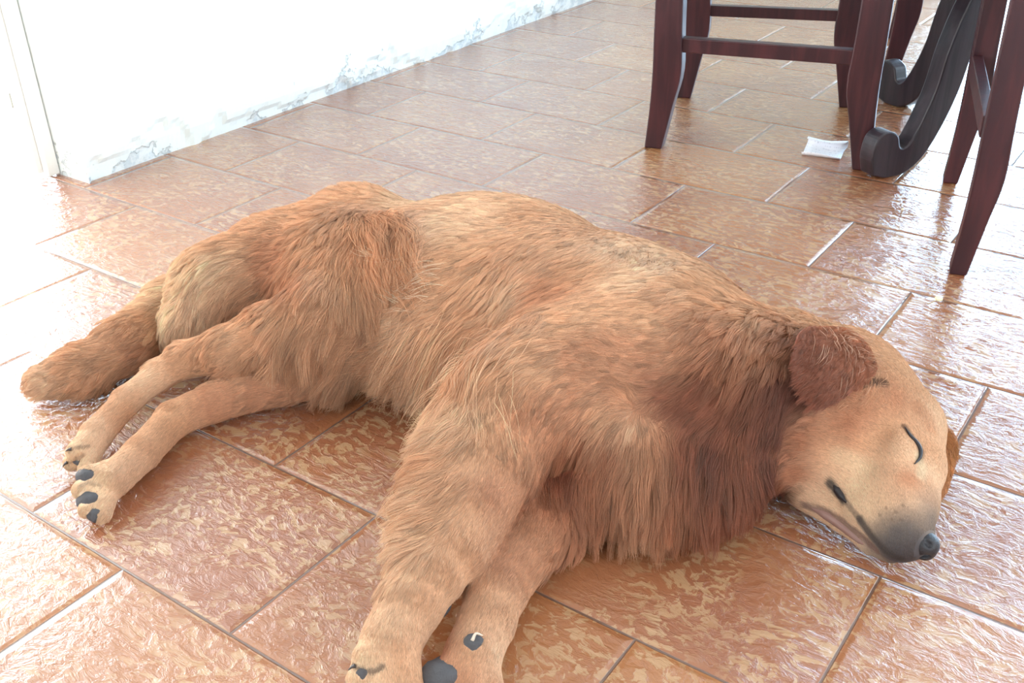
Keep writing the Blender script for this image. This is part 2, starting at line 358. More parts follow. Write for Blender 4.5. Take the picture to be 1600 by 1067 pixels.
# ---------------------------------------------------------------- the dog
HAIRS = 750000
class Field:
    """signed distance field of smoothly joined tapered limbs and ellipsoids on a grid"""
    def __init__(s,lo,hi,h):
        s.lo=np.array(lo,float);s.h=h
        s.n=np.ceil((np.array(hi)-s.lo)/h).astype(int)+1
        s.v=np.full(s.n,0.3,np.float32)
        s.ax=[(s.lo[i]+h*np.arange(s.n[i])).astype(np.float32) for i in range(3)]
    def _win(s,a,b):
        i0=np.clip(np.floor((a-s.lo)/s.h).astype(int),0,s.n-1);i1=np.clip(np.ceil((b-s.lo)/s.h).astype(int)+1,1,s.n)
        sl=tuple(slice(i0[k],i1[k]) for k in range(3))
        X=s.ax[0][sl[0]][:,None,None];Y=s.ax[1][sl[1]][None,:,None];Z=s.ax[2][sl[2]][None,None,:]
        return sl,X,Y,Z
    def _mix(s,sl,d,k,mode):
        v=s.v[sl]
        if mode=='add':
            h=np.clip(.5+.5*(v-d)/k,0,1); s.v[sl]=v+(d-v)*h-k*h*(1-h)
        else: # cut: max(v,-d)
            d=-d; h=np.clip(.5-.5*(v-d)/k,0,1); s.v[sl]=v+(d-v)*h+k*h*(1-h)
    def cone(s,a,b,ra,rb,k=.02,mode='add',squash=None):
        a=np.array(a,float);b=np.array(b,float);R=max(ra,rb)+2*k+.01
        sl,X,Y,Z=s._win(np.minimum(a,b)-R,np.maximum(a,b)+R)
        ab=b-a;L2=max(ab@ab,1e-9)
        t=np.clip(((X-a[0])*ab[0]+(Y-a[1])*ab[1]+(Z-a[2])*ab[2])/L2,0,1)
        dx=X-a[0]-ab[0]*t;dy=Y-a[1]-ab[1]*t;dz=Z-a[2]-ab[2]*t
        d=np.sqrt(dx*dx+dy*dy+dz*dz)-(ra+(rb-ra)*t)
        s._mix(sl,d.astype(np.float32),k,mode)
    def chain(s,pts,k=.02,mode='add'):
        for p,q in zip(pts[:-1],pts[1:]): s.cone(p[0],q[0],p[1],q[1],k,mode)
    def ell(s,c,r,x,up=(0,0,1),k=.02,mode='add'):
        c=np.array(c,float);x=np.array(x,float);x/=np.linalg.norm(x);up=np.array(up,float)
        y=np.cross(up,x);y/=np.linalg.norm(y);z=np.cross(x,y)
        R=max(r)+2*k+.01;sl,X,Y,Z=s._win(c-R,c+R);X=X-c[0];Y=Y-c[1];Z=Z-c[2]
        p=[(X*a[0]+Y*a[1]+Z*a[2]) for a in (x,y,z)]
        k0=np.sqrt(sum((p[i]/r[i])**2 for i in range(3)));k1=np.sqrt(sum((p[i]/r[i]**2)**2 for i in range(3)))+1e-6
        s._mix(sl,(k0*(k0-1)/k1).astype(np.float32),k,mode)
    def mesh(s):
        v=s.v;n=s.n;ins=v<0
        c=np.zeros(n-1,np.float32);P=np.zeros(tuple(n-1)+(3,),np.float32)
        idx=np.indices((2,2,2)).reshape(3,-1).T
        act=np.zeros(n-1,int)
        for o in idx: act+=ins[o[0]:n[0]-1+o[0],o[1]:n[1]-1+o[1],o[2]:n[2]-1+o[2]]
        cells=np.argwhere((act>0)&(act<8));P=np.zeros((len(cells),3));cnt=np.zeros(len(cells))
        val={tuple(o):v[cells[:,0]+o[0],cells[:,1]+o[1],cells[:,2]+o[2]] for o in idx}
        for o in val:
            for a in range(3):
                if o[a]==0:
                    q=list(o);q[a]=1;va=val[o];vb=val[tuple(q)];m=(va<0)!=(vb<0)
                    t=np.where(m,va/np.where(m,va-vb,1),0)
                    e=np.array(o,float)[None]+np.eye(3)[a][None]*t[:,None]
                    P[m]+=e[m];cnt[m]+=1
        V=s.lo+(cells+P/cnt[:,None])*s.h
        num=np.full(n-1,-1,np.int64);num[tuple(cells.T)]=np.arange(len(cells))
        Q=[]
        for a in range(3):
            b,c_=(a+1)%3,(a+2)%3
            s0=[slice(None)]*3;s1=[slice(None)]*3;s0[a]=slice(0,-1);s1[a]=slice(1,None)
            m=ins[tuple(s0)]!=ins[tuple(s1)];e=np.argwhere(m)
            e=e[(e[:,b]>0)&(e[:,c_]>0)&(e[:,b]<n[b]-1)&(e[:,c_]<n[c_]-1)]
            fl=ins[tuple(e.T)]
            def g(db,dc):
                w=e.copy();w[:,b]-=db;w[:,c_]-=dc;return num[tuple(w.T)]
            q=np.stack([g(1,1),g(0,1),g(0,0),g(1,0)],1);q[~fl]=q[~fl][:,::-1];Q.append(q)
        return V,np.concatenate(Q)
def dog_field(h=.0036):
    F=Field((-1.62,-.15,-.02),(-.02,1.25,.33),h)
    A=at
    def U(v): v=np.array(v,float);return v/np.linalg.norm(v)
    # torso
    rib=A(905,505,.12);loin=A(650,450,.11);pel=A(490,420,.105)
    sp=U((rib-loin)*[1,1,0])
    F.ell(rib,(.25,.19,.125),sp,k=.04)
    F.ell(A(1010,560,.115),(.17,.17,.115),sp,k=.05)
    F.ell(A(780,420,.105),(.22,.155,.115),sp,k=.05)
    F.ell(loin,(.20,.155,.112),U((rib-pel)*[1,1,0]),k=.05)
    F.ell(A(560,480,.07),(.16,.13,.075),sp,k=.05)
    F.ell(pel,(.13,.115,.10),U((loin-pel)*[1,1,0]),k=.05)
    F.ell(A(565,380,.11),(.11,.09,.10),sp,k=.05)
    F.ell(A(640,520,.055),(.15,.13,.062),sp,k=.05)
    F.ell(A(710,540,.08),(.12,.11,.085),sp,k=.05)
    # buttock, upper thigh, lower leg
    F.chain([(A(420,425,.11),.085),(A(350,460,.092),.078),(A(312,505,.07),.055)],k=.03)
    F.chain([(A(520,420,.12),.08),(A(505,500,.12),.056)],k=.05)
    F.chain([(A(505,500,.12),.056),(A(430,525,.112),.048)],k=.03)
    F.chain([(A(430,525,.112),.048),(A(360,548,.098),.036),(A(290,562,.078),.026),(A(250,585,.06),.022),(A(200,625,.045),.020),(A(150,680,.033),.022)],k=.010)
    F.ell(A(560,455,.115),(.07,.06,.065),sp,k=.05)
    F.ell(A(540,520,.085),(.06,.06,.06),sp,k=.05)
    # lower hind leg
    F.chain([(A(520,560,.06),.06),(A(440,590,.045),.042),(A(335,628,.035),.029),(A(272,655,.033),.026),(A(222,708,.030),.024),(A(175,752,.03),.024)],k=.008)
    # tail
    F.chain([(A(330,440,.06),.05),(A(270,480,.05),.04),(A(200,540,.045),.040),(A(130,580,.038),.036),(A(72,597,.030),.028)],k=.03)
    # shoulder, upper front leg
    F.ell(A(870,600,.15),(.13,.10,.085),U(A(780,650,.15)-A(900,560,.15)),k=.05)
    F.chain([(A(900,600,.15),.085),(A(800,630,.15),.065),(A(745,670,.135),.057)],k=.04)
    F.chain([(A(750,680,.135),.06),(A(722,790,.105),.052),(A(675,890,.08),.039),(A(645,940,.066),.034),(A(612,1000,.05),.033)],k=.008)
    F.chain([(A(880,790,.045),.044),(A(818,855,.040),.040),(A(778,920,.038),.034),(A(762,970,.034),.030),(A(740,1020,.03),.031)],k=.008)
    F.chain([(A(850,620,.13),.056),(A(790,730,.115),.040)],k=.025)
    F.chain([(A(790,730,.115),.038),(A(722,860,.088),.032)],k=.008)
    # neck
    F.chain([(A(1020,600,.115),.13),(A(1120,620,.105),.115),(A(1220,640,.095),.10),(A(1290,640,.09),.085)],k=.05)
    F.ell(A(1040,735,.07),(.12,.085,.07),U(A(1200,740,.07)-A(900,740,.07)),k=.04)
    # head
    ha=U((A(1445,850,.07)-A(1330,600,.07))*[1,1,0]);hd=np.array([-ha[1],ha[0],0])
    F.chain([(A(1240,585,.10),.085),(A(1300,590,.095),.07)],k=.04)
    F.ell(A(1337,610,.085),(.090,.078,.070),ha,k=.03)
    F.chain([(A(1432,670,.085),.034),(A(1432,730,.072),.031),(A(1430,790,.06),.026)],k=.02)
    F.ell(A(1385,655,.085),(.075,.058,.062),ha,k=.03)
    F.ell(A(1300,705,.065),(.075,.05,.052),ha,k=.03)
    F.ell(A(1428,650,.105),(.030,.022,.022),ha,k=.02)
    F.chain([(A(1378,715,.075),.046),(A(1402,775,.064),.037),(A(1410,820,.054),.031),(A(1424,842,.048),.023)],k=.02)
    F.chain([(A(1325,745,.055),.040),(A(1368,805,.045),.031),(A(1398,848,.038),.021)],k=.016)
    F.chain([(A(1272,768,.035),.030),(A(1318,808,.026),.019),(A(1362,850,.019),.013),(A(1392,868,.017),.010)],k=.006)
    # cleft between the flews and the lower jaw, lip corner, eye socket
    F.chain([(A(1262,782,.062),.004),(A(1300,800,.050),.006),(A(1335,826,.040),.005),(A(1372,858,.030),.003)],k=.005,mode='cut')
    F.ell(A(1404,700,.108),(.022,.017,.018),ha,k=.014)
    F.chain([(A(1418,672,.128),.0035),(A(1436,694,.124),.005),(A(1440,714,.118),.0045),(A(1432,728,.112),.003)],k=.008,mode='cut')
    # paws
    for (c,toes) in PAWS:
        for t in toes: F.chain([(A(*c[:3]),c[3]),(A(*t[:3]),t[3])]+[(A(*u[:3]),u[3]) for u in t[4:]],k=.006)
    # flat where it lies on the floor
    Z=F.ax[2][None,None,:]; F.v=np.maximum(F.v,(.0015-Z)).astype(np.float32)
    return F
PAWS=[((150,680,.033,.02),[(118,706,.04,.013),(114,722,.018,.013),(135,735,.02,.012)]),
 ((170,745,.03,.02),[(140,740,.045,.013),(128,765,.035,.013),(138,795,.02,.013),(160,805,.014,.012)]),
 ((612,1000,.05,.028),[(575,1025,.05,.016),(565,1060,.035,.016),(600,1085,.03,.016),(640,1080,.03,.016)]),
 ((740,1020,.03,.026),[(690,1060,.03,.015),(700,1090,.02,.015),(740,1095,.02,.015),(770,1080,.018,.013)])]
def smooth_pts(V, Q, it, lam=.5):
    E = np.concatenate([Q[:, [0, 1]], Q[:, [1, 2]], Q[:, [2, 3]], Q[:, [3, 0]]])
    for _ in range(it):
        A = np.zeros_like(V); c = np.zeros(len(V))
        for k in range(3):
            A[:, k] = np.bincount(E[:, 0], V[E[:, 1], k], len(V)) + np.bincount(E[:, 1], V[E[:, 0], k], len(V))
        c = np.bincount(E[:, 0], minlength=len(V)) + np.bincount(E[:, 1], minlength=len(V))
        V = V + lam * (A / c[:, None] - V)
    return V
Fd = dog_field(.0036)
DV, DQ = Fd.mesh(); DV = smooth_pts(DV, DQ, 2); DV[:, 2] = np.maximum(DV[:, 2], .0012)
# keep the one connected body
DF = [tuple(q) for q in DQ.tolist()]
BVH = BVHTree.FromPolygons([tuple(v) for v in DV.tolist()], DF)
def hit(px, py):
    d = FW + RX * (px - 800) / 1000 / FL - UP * (py - 533.5) / 1000 / FL; d = d / np.linalg.norm(d)
    l, n, i, _ = BVH.ray_cast(Vector(CAM), Vector(d))
    if l is None:
        l, n, i, _ = BVH.find_nearest(Vector(at(px, py, .04)))
    return np.array(l), np.array(n)
C_ = {'cream': (246, 208, 172), 'pale': (236, 194, 160), 'gold': (221, 171, 134), 'mid': (207, 149, 114), 'amber': (186, 121, 88), 'red': (156, 90, 66), 'dark': (122, 68, 56), 'grey': (122, 108, 102), 'slate': (80, 74, 78)}
# coat guides: place on the dog, lie of the hair, length in cm, lift, colour
G = """70 595 -1 .4 2.2 .35 pale|120 570 -1 .5 2.6 .4 gold|140 600 -.8 .6 2.6 .3 gold|190 560 -.8 .6 2.8 .35 gold|230 520 -.6 .6 2.8 .3 gold|215 545 -.6 .7 2.5 .3 mid
270 440 -.5 .6 3.2 .5 cream|262 500 -.3 .9 3.6 .45 cream|290 530 -.1 1 3.5 .4 pale|320 545 -.2 1 3 .35 gold|330 410 -.6 .5 3.5 .5 cream|310 470 -.4 .9 3.5 .4 pale|370 480 -.5 .7 3 .35 gold|345 385 -.7 .2 3 .45 gold|400 355 -.8 .1 3 .5 gold
430 400 -.6 .5 3.5 .55 mid|470 340 -.7 .1 3.5 .55 gold|540 295 -.7 .0 3.0 .5 gold|600 300 -.6 .0 3.0 .4 gold|500 370 -.5 .8 4 .5 gold|560 350 -.5 .7 5 .5 gold|600 345 -.5 1 4.5 .4 mid|580 410 -.2 1 7 .4 gold|550 460 -.2 1 7 .35 gold|520 420 -.3 1 6 .4 gold
460 440 -.3 1 5 .4 mid|480 500 -.1 1 8 .32 gold|500 550 .05 1 8 .28 gold|440 530 -.1 1 6.5 .3 gold|400 550 -.6 .7 4 .28 gold|410 480 -.6 .7 3 .3 gold|390 520 -1 .5 2.2 .22 gold|360 540 -1 .4 1.8 .2 gold|320 550 -1 .4 1.4 .18 gold|285 575 -1 .5 .9 .15 gold|240 600 -.8 .7 .8 .15 pale|190 640 -.8 .9 .8 .15 gold|150 680 -.7 1 .7 .15 pale|120 705 -.4 .9 .5 .15 cream|540 530 -.1 1 6 .3 gold
480 600 -1 .2 2.5 .2 mid|420 605 -1 .2 1.2 .15 mid|340 620 -1 .25 .9 .12 mid|270 650 -.8 .7 .8 .12 gold|225 690 -.7 .8 .8 .12 gold|180 735 -.6 .9 .7 .12 pale|150 750 -.5 .8 .5 .12 cream|200 740 -.5 .9 .8 .15 gold
650 320 -1 .15 3 .35 pale|620 380 -.8 .7 4 .3 gold|700 350 -1 .2 2.6 .25 pale|760 330 -1 .05 2.4 .25 pale|820 340 -1 .1 2.2 .25 gold|700 420 -1 .3 3.2 .25 gold|640 450 -.9 .4 4 .25 gold|800 400 -.6 .7 3.5 .3 gold|790 460 -.3 1 4 .35 pale|750 480 -.9 .4 3 .25 gold|690 500 -1 .3 3.5 .22 gold
620 520 -.9 .4 5 .22 pale|570 560 -.8 .4 5 .2 gold|560 500 -.8 .6 5 .2 gold|640 570 -.5 .8 5.5 .22 pale|690 570 -.3 1 5.5 .25 pale|600 590 -.8 .4 5 .18 gold|730 530 -.5 .8 4.5 .25 gold|680 620 -.35 1 6 .3 pale|740 580 -.4 1 5 .3 gold
900 360 -1 .3 2.2 .25 gold|970 390 -1 .4 2.2 .22 pale|1040 420 -1 .3 2.4 .22 pale|920 420 -1 .55 3 .25 gold|870 450 -1 .6 3.4 .25 mid|990 440 -1 .3 2.4 .2 pale|1080 460 -1 .2 2.6 .22 gold|1110 450 -.7 -.3 3 .4 gold|900 500 -1 .35 2.6 .2 gold|960 480 -1 .3 2.2 .18 gold|1030 500 -1 .2 2.2 .18 gold
840 530 -1 .45 3.4 .25 gold|820 500 -.7 .7 3.5 .3 gold|900 560 -1 .2 2 .16 mid|850 580 -1 .3 2 .16 gold|970 550 -1 .15 2 .16 mid|1050 560 -1 .25 2.4 .2 mid|800 580 -.8 .6 2.6 .25 gold|960 610 -1 .2 2 .16 mid|880 630 -1 .3 1.8 .14 mid|1040 620 -1 .3 3 .2 red
790 600 -.6 .8 1.6 .2 gold|810 650 -.6 .8 1.2 .15 mid|850 640 -.6 .7 1.3 .15 mid|770 650 -.7 .8 1.8 .25 gold|730 640 -.7 .7 4 .4 pale|690 670 -.8 .6 6 .45 pale|680 720 -.9 .5 7 .4 gold|660 780 -.9 .5 7.5 .4 pale|645 830 -.9 .55 6 .4 pale|690 800 -.7 .8 2.5 .3 gold|640 880 -.6 .8 2 .3 pale
740 720 -.4 1 1.1 .13 gold|770 760 -.4 1 1 .13 mid|730 800 -.4 1 1 .12 gold|700 870 -.4 1 .9 .12 gold|660 930 -.4 1 .8 .13 gold|620 960 -.3 1 .8 .15 pale|590 990 -.2 1 .7 .15 pale|620 1020 -.1 1 .6 .12 gold|570 1030 -.1 1 .5 .12 cream|640 1040 0 1 .6 .12 gold|600 1050 0 1 .5 .12 pale
870 790 -.5 1 1.6 .2 amber|840 830 -.5 1 1.1 .15 mid|800 880 -.5 1 1 .13 mid|780 930 -.4 1 .9 .13 gold|760 970 -.3 1 .8 .13 gold|740 1020 -.2 1 .7 .13 gold|770 1010 -.2 1 .7 .13 pale|720 1050 0 1 .5 .12 mid|690 1020 -.3 .9 .6 .12 amber
985 660 -.2 1 2.5 .35 pale|950 650 -1 .4 2.5 .2 gold|1020 650 1 .3 2.5 .22 mid|985 630 -.2 -1 2 .2 mid|960 700 -.4 1 5 .3 amber|1010 700 .1 1 6 .32 mid|1060 690 .5 .9 5 .3 red|910 700 -.6 .9 4 .25 amber|880 740 -.5 1 5 .25 red|930 760 -.2 1 6.5 .3 amber|990 760 .0 1 7 .32 mid|1050 760 .15 1 7 .32 amber|1100 760 .2 1 6.5 .32 red|1000 800 .05 1 6 .25 gold|940 800 -.1 1 5.5 .22 mid|1060 800 .15 1 6 .25 amber|1130 790 .1 1 5 .25 red
1100 520 -.8 .4 3.4 .3 mid|1130 470 -.6 -.3 3.6 .5 gold|1180 500 -.8 .3 4 .5 gold|1150 560 -.6 .9 4.6 .45 amber|1180 540 -.7 .9 4.5 .5 mid|1110 600 -.6 .9 4.6 .35 red|1170 620 -.3 1 4.5 .4 red|1220 600 -.4 1 4 .35 dark|1210 660 -.3 1 4.5 .4 dark|1150 680 -.2 1 5 .38 red|1200 720 -.1 1 4.5 .35 dark|1110 700 -.2 1 5.5 .35 dark|1160 760 0 1 5 .3 red|1200 770 .1 1 3.5 .22 dark|1080 640 -.6 .8 4.5 .3 red|1220 530 -.9 .3 3.5 .5 amber
1250 500 -.9 .0 2.5 .5 gold|1300 510 -.9 -.1 2 .4 gold|1350 530 -.8 -.3 1.2 .25 gold|1300 560 -.9 .2 1.5 .2 amber|1260 600 -.9 .5 2 .2 dark|1400 570 -.7 -.6 .8 .2 gold|1440 610 -.5 -.8 .6 .18 gold|1460 650 -.3 -.9 .5 .16 pale|1400 620 -.6 -.6 .5 .12 mid|1350 640 -.8 -.3 .7 .12 mid|1330 665 -.8 -.2 .8 .13 amber|1300 660 -.9 -.1 1.0 .15 mid|1250 690 -1 0 1.4 .2 amber|1250 740 -1 0 1.2 .2 amber|1300 710 -.9 -.2 .7 .13 gold|1350 690 -.7 -.4 .6 .12 gold|1400 670 -.6 -.6 .4 .10 gold|1410 710 -.5 -.8 .4 .10 pale|1450 700 -.3 -.9 .4 .12 gold|1455 740 -.3 -.9 .4 .10 pale|1370 740 -.5 -.8 .5 .12 pale|1420 750 -.4 -.9 .35 .08 mid|1340 760 -.6 -.7 .5 .14 cream|1300 740 -.8 -.5 .6 .15 pale|1280 780 -.9 -.3 .7 .15 pale|1330 790 -.6 -.6 .4 .14 cream
1390 790 -.4 -.9 .35 .10 pale|1430 790 -.2 -1 .3 .08 pale|1360 810 -.5 -.8 .3 .12 cream|1400 830 -.3 -.9 .25 .08 slate|1418 818 -.3 -.9 .25 .08 grey|1385 850 -.3 -.9 .25 .08 slate|1430 840 -.2 -1 .2 .06 slate|1400 860 -.4 -.9 .2 .06 slate|1370 840 -.5 -.8 .25 .1 grey|1450 810 -.1 -1 .25 .08 grey|1340 830 -.6 -.6 .3 .1 pale|1310 810 -.8 -.4 .4 .12 pale"""
g_pos = []; g_dir = []; g_n = []; g_len = []; g_lift = []; g_col = []
for tk in G.replace('\n', '|').split('|'):
    a = tk.split()
    if len(a) < 7: continue
    px, py, dx, dy, ln, lf = map(float, a[:6]); p0, n0 = hit(px, py)
    # the lie of the hair: the photo direction carried onto the tangent plane of the body there
    dd = RX * dx - UP * dy; vd = p0 - CAM; vd /= np.linalg.norm(vd)
    den = vd @ n0
    d3 = dd - vd * ((dd @ n0) / (den if abs(den) > .25 else -.25)); d3 -= n0 * (d3 @ n0)
    d3 /= np.linalg.norm(d3) + 1e-9
    g_pos.append(p0); g_dir.append(d3); g_n.append(n0); g_len.append(ln * .01); g_lift.append(lf); g_col.append(lin(C_[a[6]]))
g_pos, g_dir, g_n, g_len, g_lift, g_col = map(np.array, (g_pos, g_dir, g_n, g_len, g_lift, g_col))
def blend(P, N):
    """interpolate the guides over points P with normals N"""
    out = []
    for i in range(0, len(P), 20000):
        p, n = P[i:i + 20000], N[i:i + 20000]
        d2 = ((p[:, None] - g_pos[None]) ** 2).sum(2); al = n @ g_n.T
        d2 = d2 * (1 + 1.5 * (1 - al)) + 1e-6
        m = d2.min(1, keepdims=True); w_ = np.exp(-d2 / (2 * (m * .7 + .014 ** 2))) + 1e-12; w_ /= w_.sum(1, keepdims=True)
        out.append(np.concatenate([w_ @ g_dir, (w_ @ g_len)[:, None], (w_ @ g_lift)[:, None], w_ @ g_col], 1))
    o = np.concatenate(out); d = o[:, :3]; d = d - N * (d * N).sum(1)[:, None]; d /= np.linalg.norm(d, axis=1)[:, None] + 1e-9
    return d, o[:, 3], o[:, 4], o[:, 5:8]
def set_color(me, colors):
    a = me.color_attributes.new('tint', 'FLOAT_COLOR', 'POINT'); a.data.foreach_set('color', np.concatenate([colors, np.ones((len(colors), 1))], 1).astype(np.float32).ravel())
def skin_material():
    m, t, b = material('dog skin under the coat', (.4, .2, .1), .75)
    at_ = t.n('ShaderNodeAttribute', attribute_name='tint'); t.l.new(at_.outputs[0], b.inputs['Base Color']); return m
def fur_material(name, sheen=.5):
    m = bpy.data.materials.new(name); m.use_nodes = True; t = NT(m); nt = m.node_tree; nt.nodes.clear()
    a = t.n('ShaderNodeAttribute', attribute_name='tint').outputs[0]
    out = nt.nodes.new('ShaderNodeOutputMaterial')
    hb = t.n('ShaderNodeBsdfHair', {'Color': (.35, .28, .22, 1), 'RoughnessU': .35, 'RoughnessV': .6}, component='Reflection')
    ht = t.n('ShaderNodeBsdfHair', {'Color': a, 'RoughnessU': .5, 'RoughnessV': 1.0}, component='Transmission')
    df = t.n('ShaderNodeBsdfDiffuse', {'Color': a})
    m1 = t.n('ShaderNodeMixShader', {0: .30, 1: df.outputs[0], 2: ht.outputs[0]})
    m2 = t.n('ShaderNodeMixShader', {0: .16, 1: m1.outputs[0], 2: hb.outputs[0]})
    t.l.new(m2.outputs[0], out.inputs[0]); return m
M_SKIN = skin_material(); M_FUR = fur_material('golden coat hair')
def fields(P):
    """smooth cheap 3-d wobble from sums of sines, three channels"""
    r = np.random.default_rng(5); o = np.zeros((len(P), 3))
    for f in (9, 17, 31, 55):
        for c in range(3):
            k = r.normal(size=(3,)); k *= f / np.linalg.norm(k) * 2.2; o[:, c] += np.sin(P @ k + r.uniform(0, 6.28)) / f ** .5
    return o / .55
def grow(name, R, N, D, L, lift, Ccol, parent, npt=7, rad=.00022, clump=.6, clump_every=26, curl=.5, grav=.5, floor=True, mat=None, var=.12):
    """hair strands from roots R, normals N, lie D, lengths L"""
    n = len(R); idx = np.arange(n); ts = np.linspace(0, 1, npt)
    # lock guide strands: every clump_every-th
    lead = rng.permutation(n)[:max(1, n // clump_every)]
    kd = KDTree(len(lead))
    for i, j in enumerate(lead): kd.insert(R[j], i)
    kd.balance()
    own = lead[np.array([kd.find(r)[1] for r in R.tolist()])]
    wob = fields(R * 1.0); jit = rng.normal(size=(n, 3))
    Dl = D + wob * .22 * curl * 2 + jit * .10; Dl -= N * (Dl * N).sum(1)[:, None]; Dl /= np.linalg.norm(Dl, axis=1)[:, None]
    L = L * rng.uniform(.65, 1.15, n) * rng.uniform(.72, 1.22, n)[own]; lf = lift * rng.uniform(.6, 1.35, n)
    side = np.cross(N, Dl)
    P = np.zeros((n, npt, 3))
    ph = rng.uniform(0, 6.28, n)[own] if n > 10 else np.zeros(n); amp = rng.uniform(.3, 1, n)[own]
    for k, t in enumerate(ts):
        rise = lf * (t - .55 * t * t)
        P[:, k] = R + Dl * (L * t * np.sqrt(np.clip(1 - lf * .6, .2, 1)))[:, None] + N * (L * rise)[:, None]
        P[:, k] += side * (L * .10 * curl * amp * np.sin(ph + t * 4.2) * t)[:, None]
        P[:, k, 2] -= grav * L * L * 2.2 * t * t
    tipo = P[own]
    for k, t in enumerate(ts):
        wgt = clump * t ** 1.3
        P[:, k] = P[:, k] * (1 - wgt) + (tipo[:, k] + (R - R[own]) * .12) * wgt
    if floor: P[:, :, 2] = np.maximum(P[:, :, 2], .0012 + .004 * rng.random(n)[:, None])
    cu = bpy.data.hair_curves.new(name); cu.add_curves([npt] * n)
    cu.attributes['position'].data.foreach_set('vector', P.astype(np.float32).ravel())
    rr = (rad * rng.uniform(.7, 1.3, n))[:, None] * (1 - .75 * ts[None] ** 1.5)
    ra = cu.attributes.get('radius') or cu.attributes.new('radius', 'FLOAT', 'POINT'); ra.data.foreach_set('value', rr.astype(np.float32).ravel())
    # each lock and each hair a little paler or darker than its neighbours
    v = (1 + var * rng.normal(size=n)[own] + .15 * rng.normal(size=n))[:, None]
    col = np.clip(Ccol * np.clip(v, .5, 1.6), .01, .92)
    tip = col + (np.array(lin((238, 204, 158))) - col) * .0
    ca = cu.attributes.new('tint', 'FLOAT_COLOR', 'CURVE'); ca.data.foreach_set('color', np.concatenate([col, np.ones((n, 1))], 1).astype(np.float32).ravel())
    cu.materials.append(mat or M_FUR)
    o = bpy.data.objects.new(name, cu); COL.objects.link(o); o.parent = parent
    return o
def scatter(V, Q, n_target, weight):
    """roots spread over quads, weighted"""
    a, b, c, d = (V[Q[:, i]] for i in range(4))
    A = .5 * np.linalg.norm(np.cross(c - a, d - b), axis=1); cen = (a + b + c + d) / 4
    Nf = np.cross(c - a, d - b); Nf /= np.linalg.norm(Nf, axis=1)[:, None] + 1e-12
    w_ = A * weight(cen, Nf); f = rng.choice(len(Q), n_target, p=w_ / w_.sum())
    u, v = rng.random((2, n_target, 1))
    P = (a[f] * (1 - u) + b[f] * u) * (1 - v) + (d[f] * (1 - u) + c[f] * u) * v
    return P, Nf, f
# vertex normals for smooth roots
VN = np.zeros_like(DV); fn = np.cross(DV[DQ[:, 2]] - DV[DQ[:, 0]], DV[DQ[:, 3]] - DV[DQ[:, 1]])
for k in range(4):
    for c in range(3): VN[:, c] += np.bincount(DQ[:, k], fn[:, c], len(DV))
VN /= np.linalg.norm(VN, axis=1)[:, None] + 1e-12
# coat markings (lips, lids, spots), plus shade painted into toe and ear-base creases
MARKS = [('1324 787 1334 800 1345 814', .0034, (96, 76, 72), .55), ('1345 814 1362 838 1385 862 1408 874', .0048, (66, 56, 58), .85), ('1414 668 1424 682 1434 694 1440 708 1436 722', .0040, (92, 60, 48), .7), ('1436 640 1450 655 1456 672', .008, (186, 120, 84), .35),
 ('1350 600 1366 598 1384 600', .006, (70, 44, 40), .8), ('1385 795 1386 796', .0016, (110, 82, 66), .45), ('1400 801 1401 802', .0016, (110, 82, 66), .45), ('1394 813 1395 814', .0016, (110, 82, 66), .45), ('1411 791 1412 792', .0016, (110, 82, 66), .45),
 ('1375 806 1376 807', .0016, (110, 82, 66), .45), ('1406 812 1407 813', .0016, (110, 82, 66), .45), ('110 702 126 696 140 694', .0022, (80, 62, 54), .45), ('108 722 120 714 132 708', .0022, (110, 84, 68), .4), ('126 758 140 752 158 756', .0025, (90, 70, 60), .4),
 ('552 1036 568 1044 584 1046 598 1038', .0028, (70, 58, 54), .7), ('1435 715 1442 730 1440 745', .006, (236, 210, 176), .6), ('1315 715 1335 722 1355 735', .010, (236, 206, 170), .45), ('1262 792 1290 800 1320 818 1350 842 1372 862', .0045, (128, 92, 84), .8), ('1300 757 1308 768 1318 782', .0055, (52, 44, 46), .9)]
def marks(P, col):
    col = col.copy()
    for pl, r, c, k in MARKS:
        a = list(map(float, pl.split())); q = np.array([hit(x, y)[0] for x, y in zip(a[::2], a[1::2])]); c = np.array(lin(c))
        near = np.where(np.linalg.norm(P - q.mean(0), axis=1) < .12)[0]; Pn = P[near]; dm = np.full(len(near), 9.)
        for u, v in zip(q[:-1], q[1:]):
            t = np.clip(((Pn - u) @ (v - u)) / (((v - u) ** 2).sum() + 1e-12), 0, 1); dm = np.minimum(dm, np.linalg.norm(Pn - u - t[:, None] * (v - u), axis=1))
        w_ = (k * np.clip(1.6 - dm / r, 0, 1))[:, None]; col[near] = col[near] * (1 - w_) + c * w_
    return col
dvd, dvl, _, dvc = blend(DV, VN); dvc = marks(DV, dvc)
dog = bpy.data.objects.new('dog', None); COL.objects.link(dog)
tag(dog, 'golden-red long-haired dog asleep on its side on the tiled floor', 'dog')
body = mesh_obj('body', DV, DF, M_SKIN, dog, smooth=True); set_color(body.data, dvc * .8)
PADS = [(130, 742, .0105), (136, 776, .0125), (120, 722, .007), (146, 802, .009), (740, 998, .0105), (703, 962, .013), (690, 1052, .017), (566, 1050, .006)]
NH = int(HAIRS)
def wgt(cen, Nf):
    _, ln, _, _ = blend(cen, Nf)
    return np.clip(.018 / np.maximum(ln, .003), .75, 4.5) * np.where(Nf[:, 2] < -.5, .02, np.where(cen[:, 2] < .006, .2, 1))
Rt, Nf, f = scatter(DV, DQ, NH, wgt)
Nr = VN[DQ[f]].mean(1); Nr /= np.linalg.norm(Nr, axis=1)[:, None]
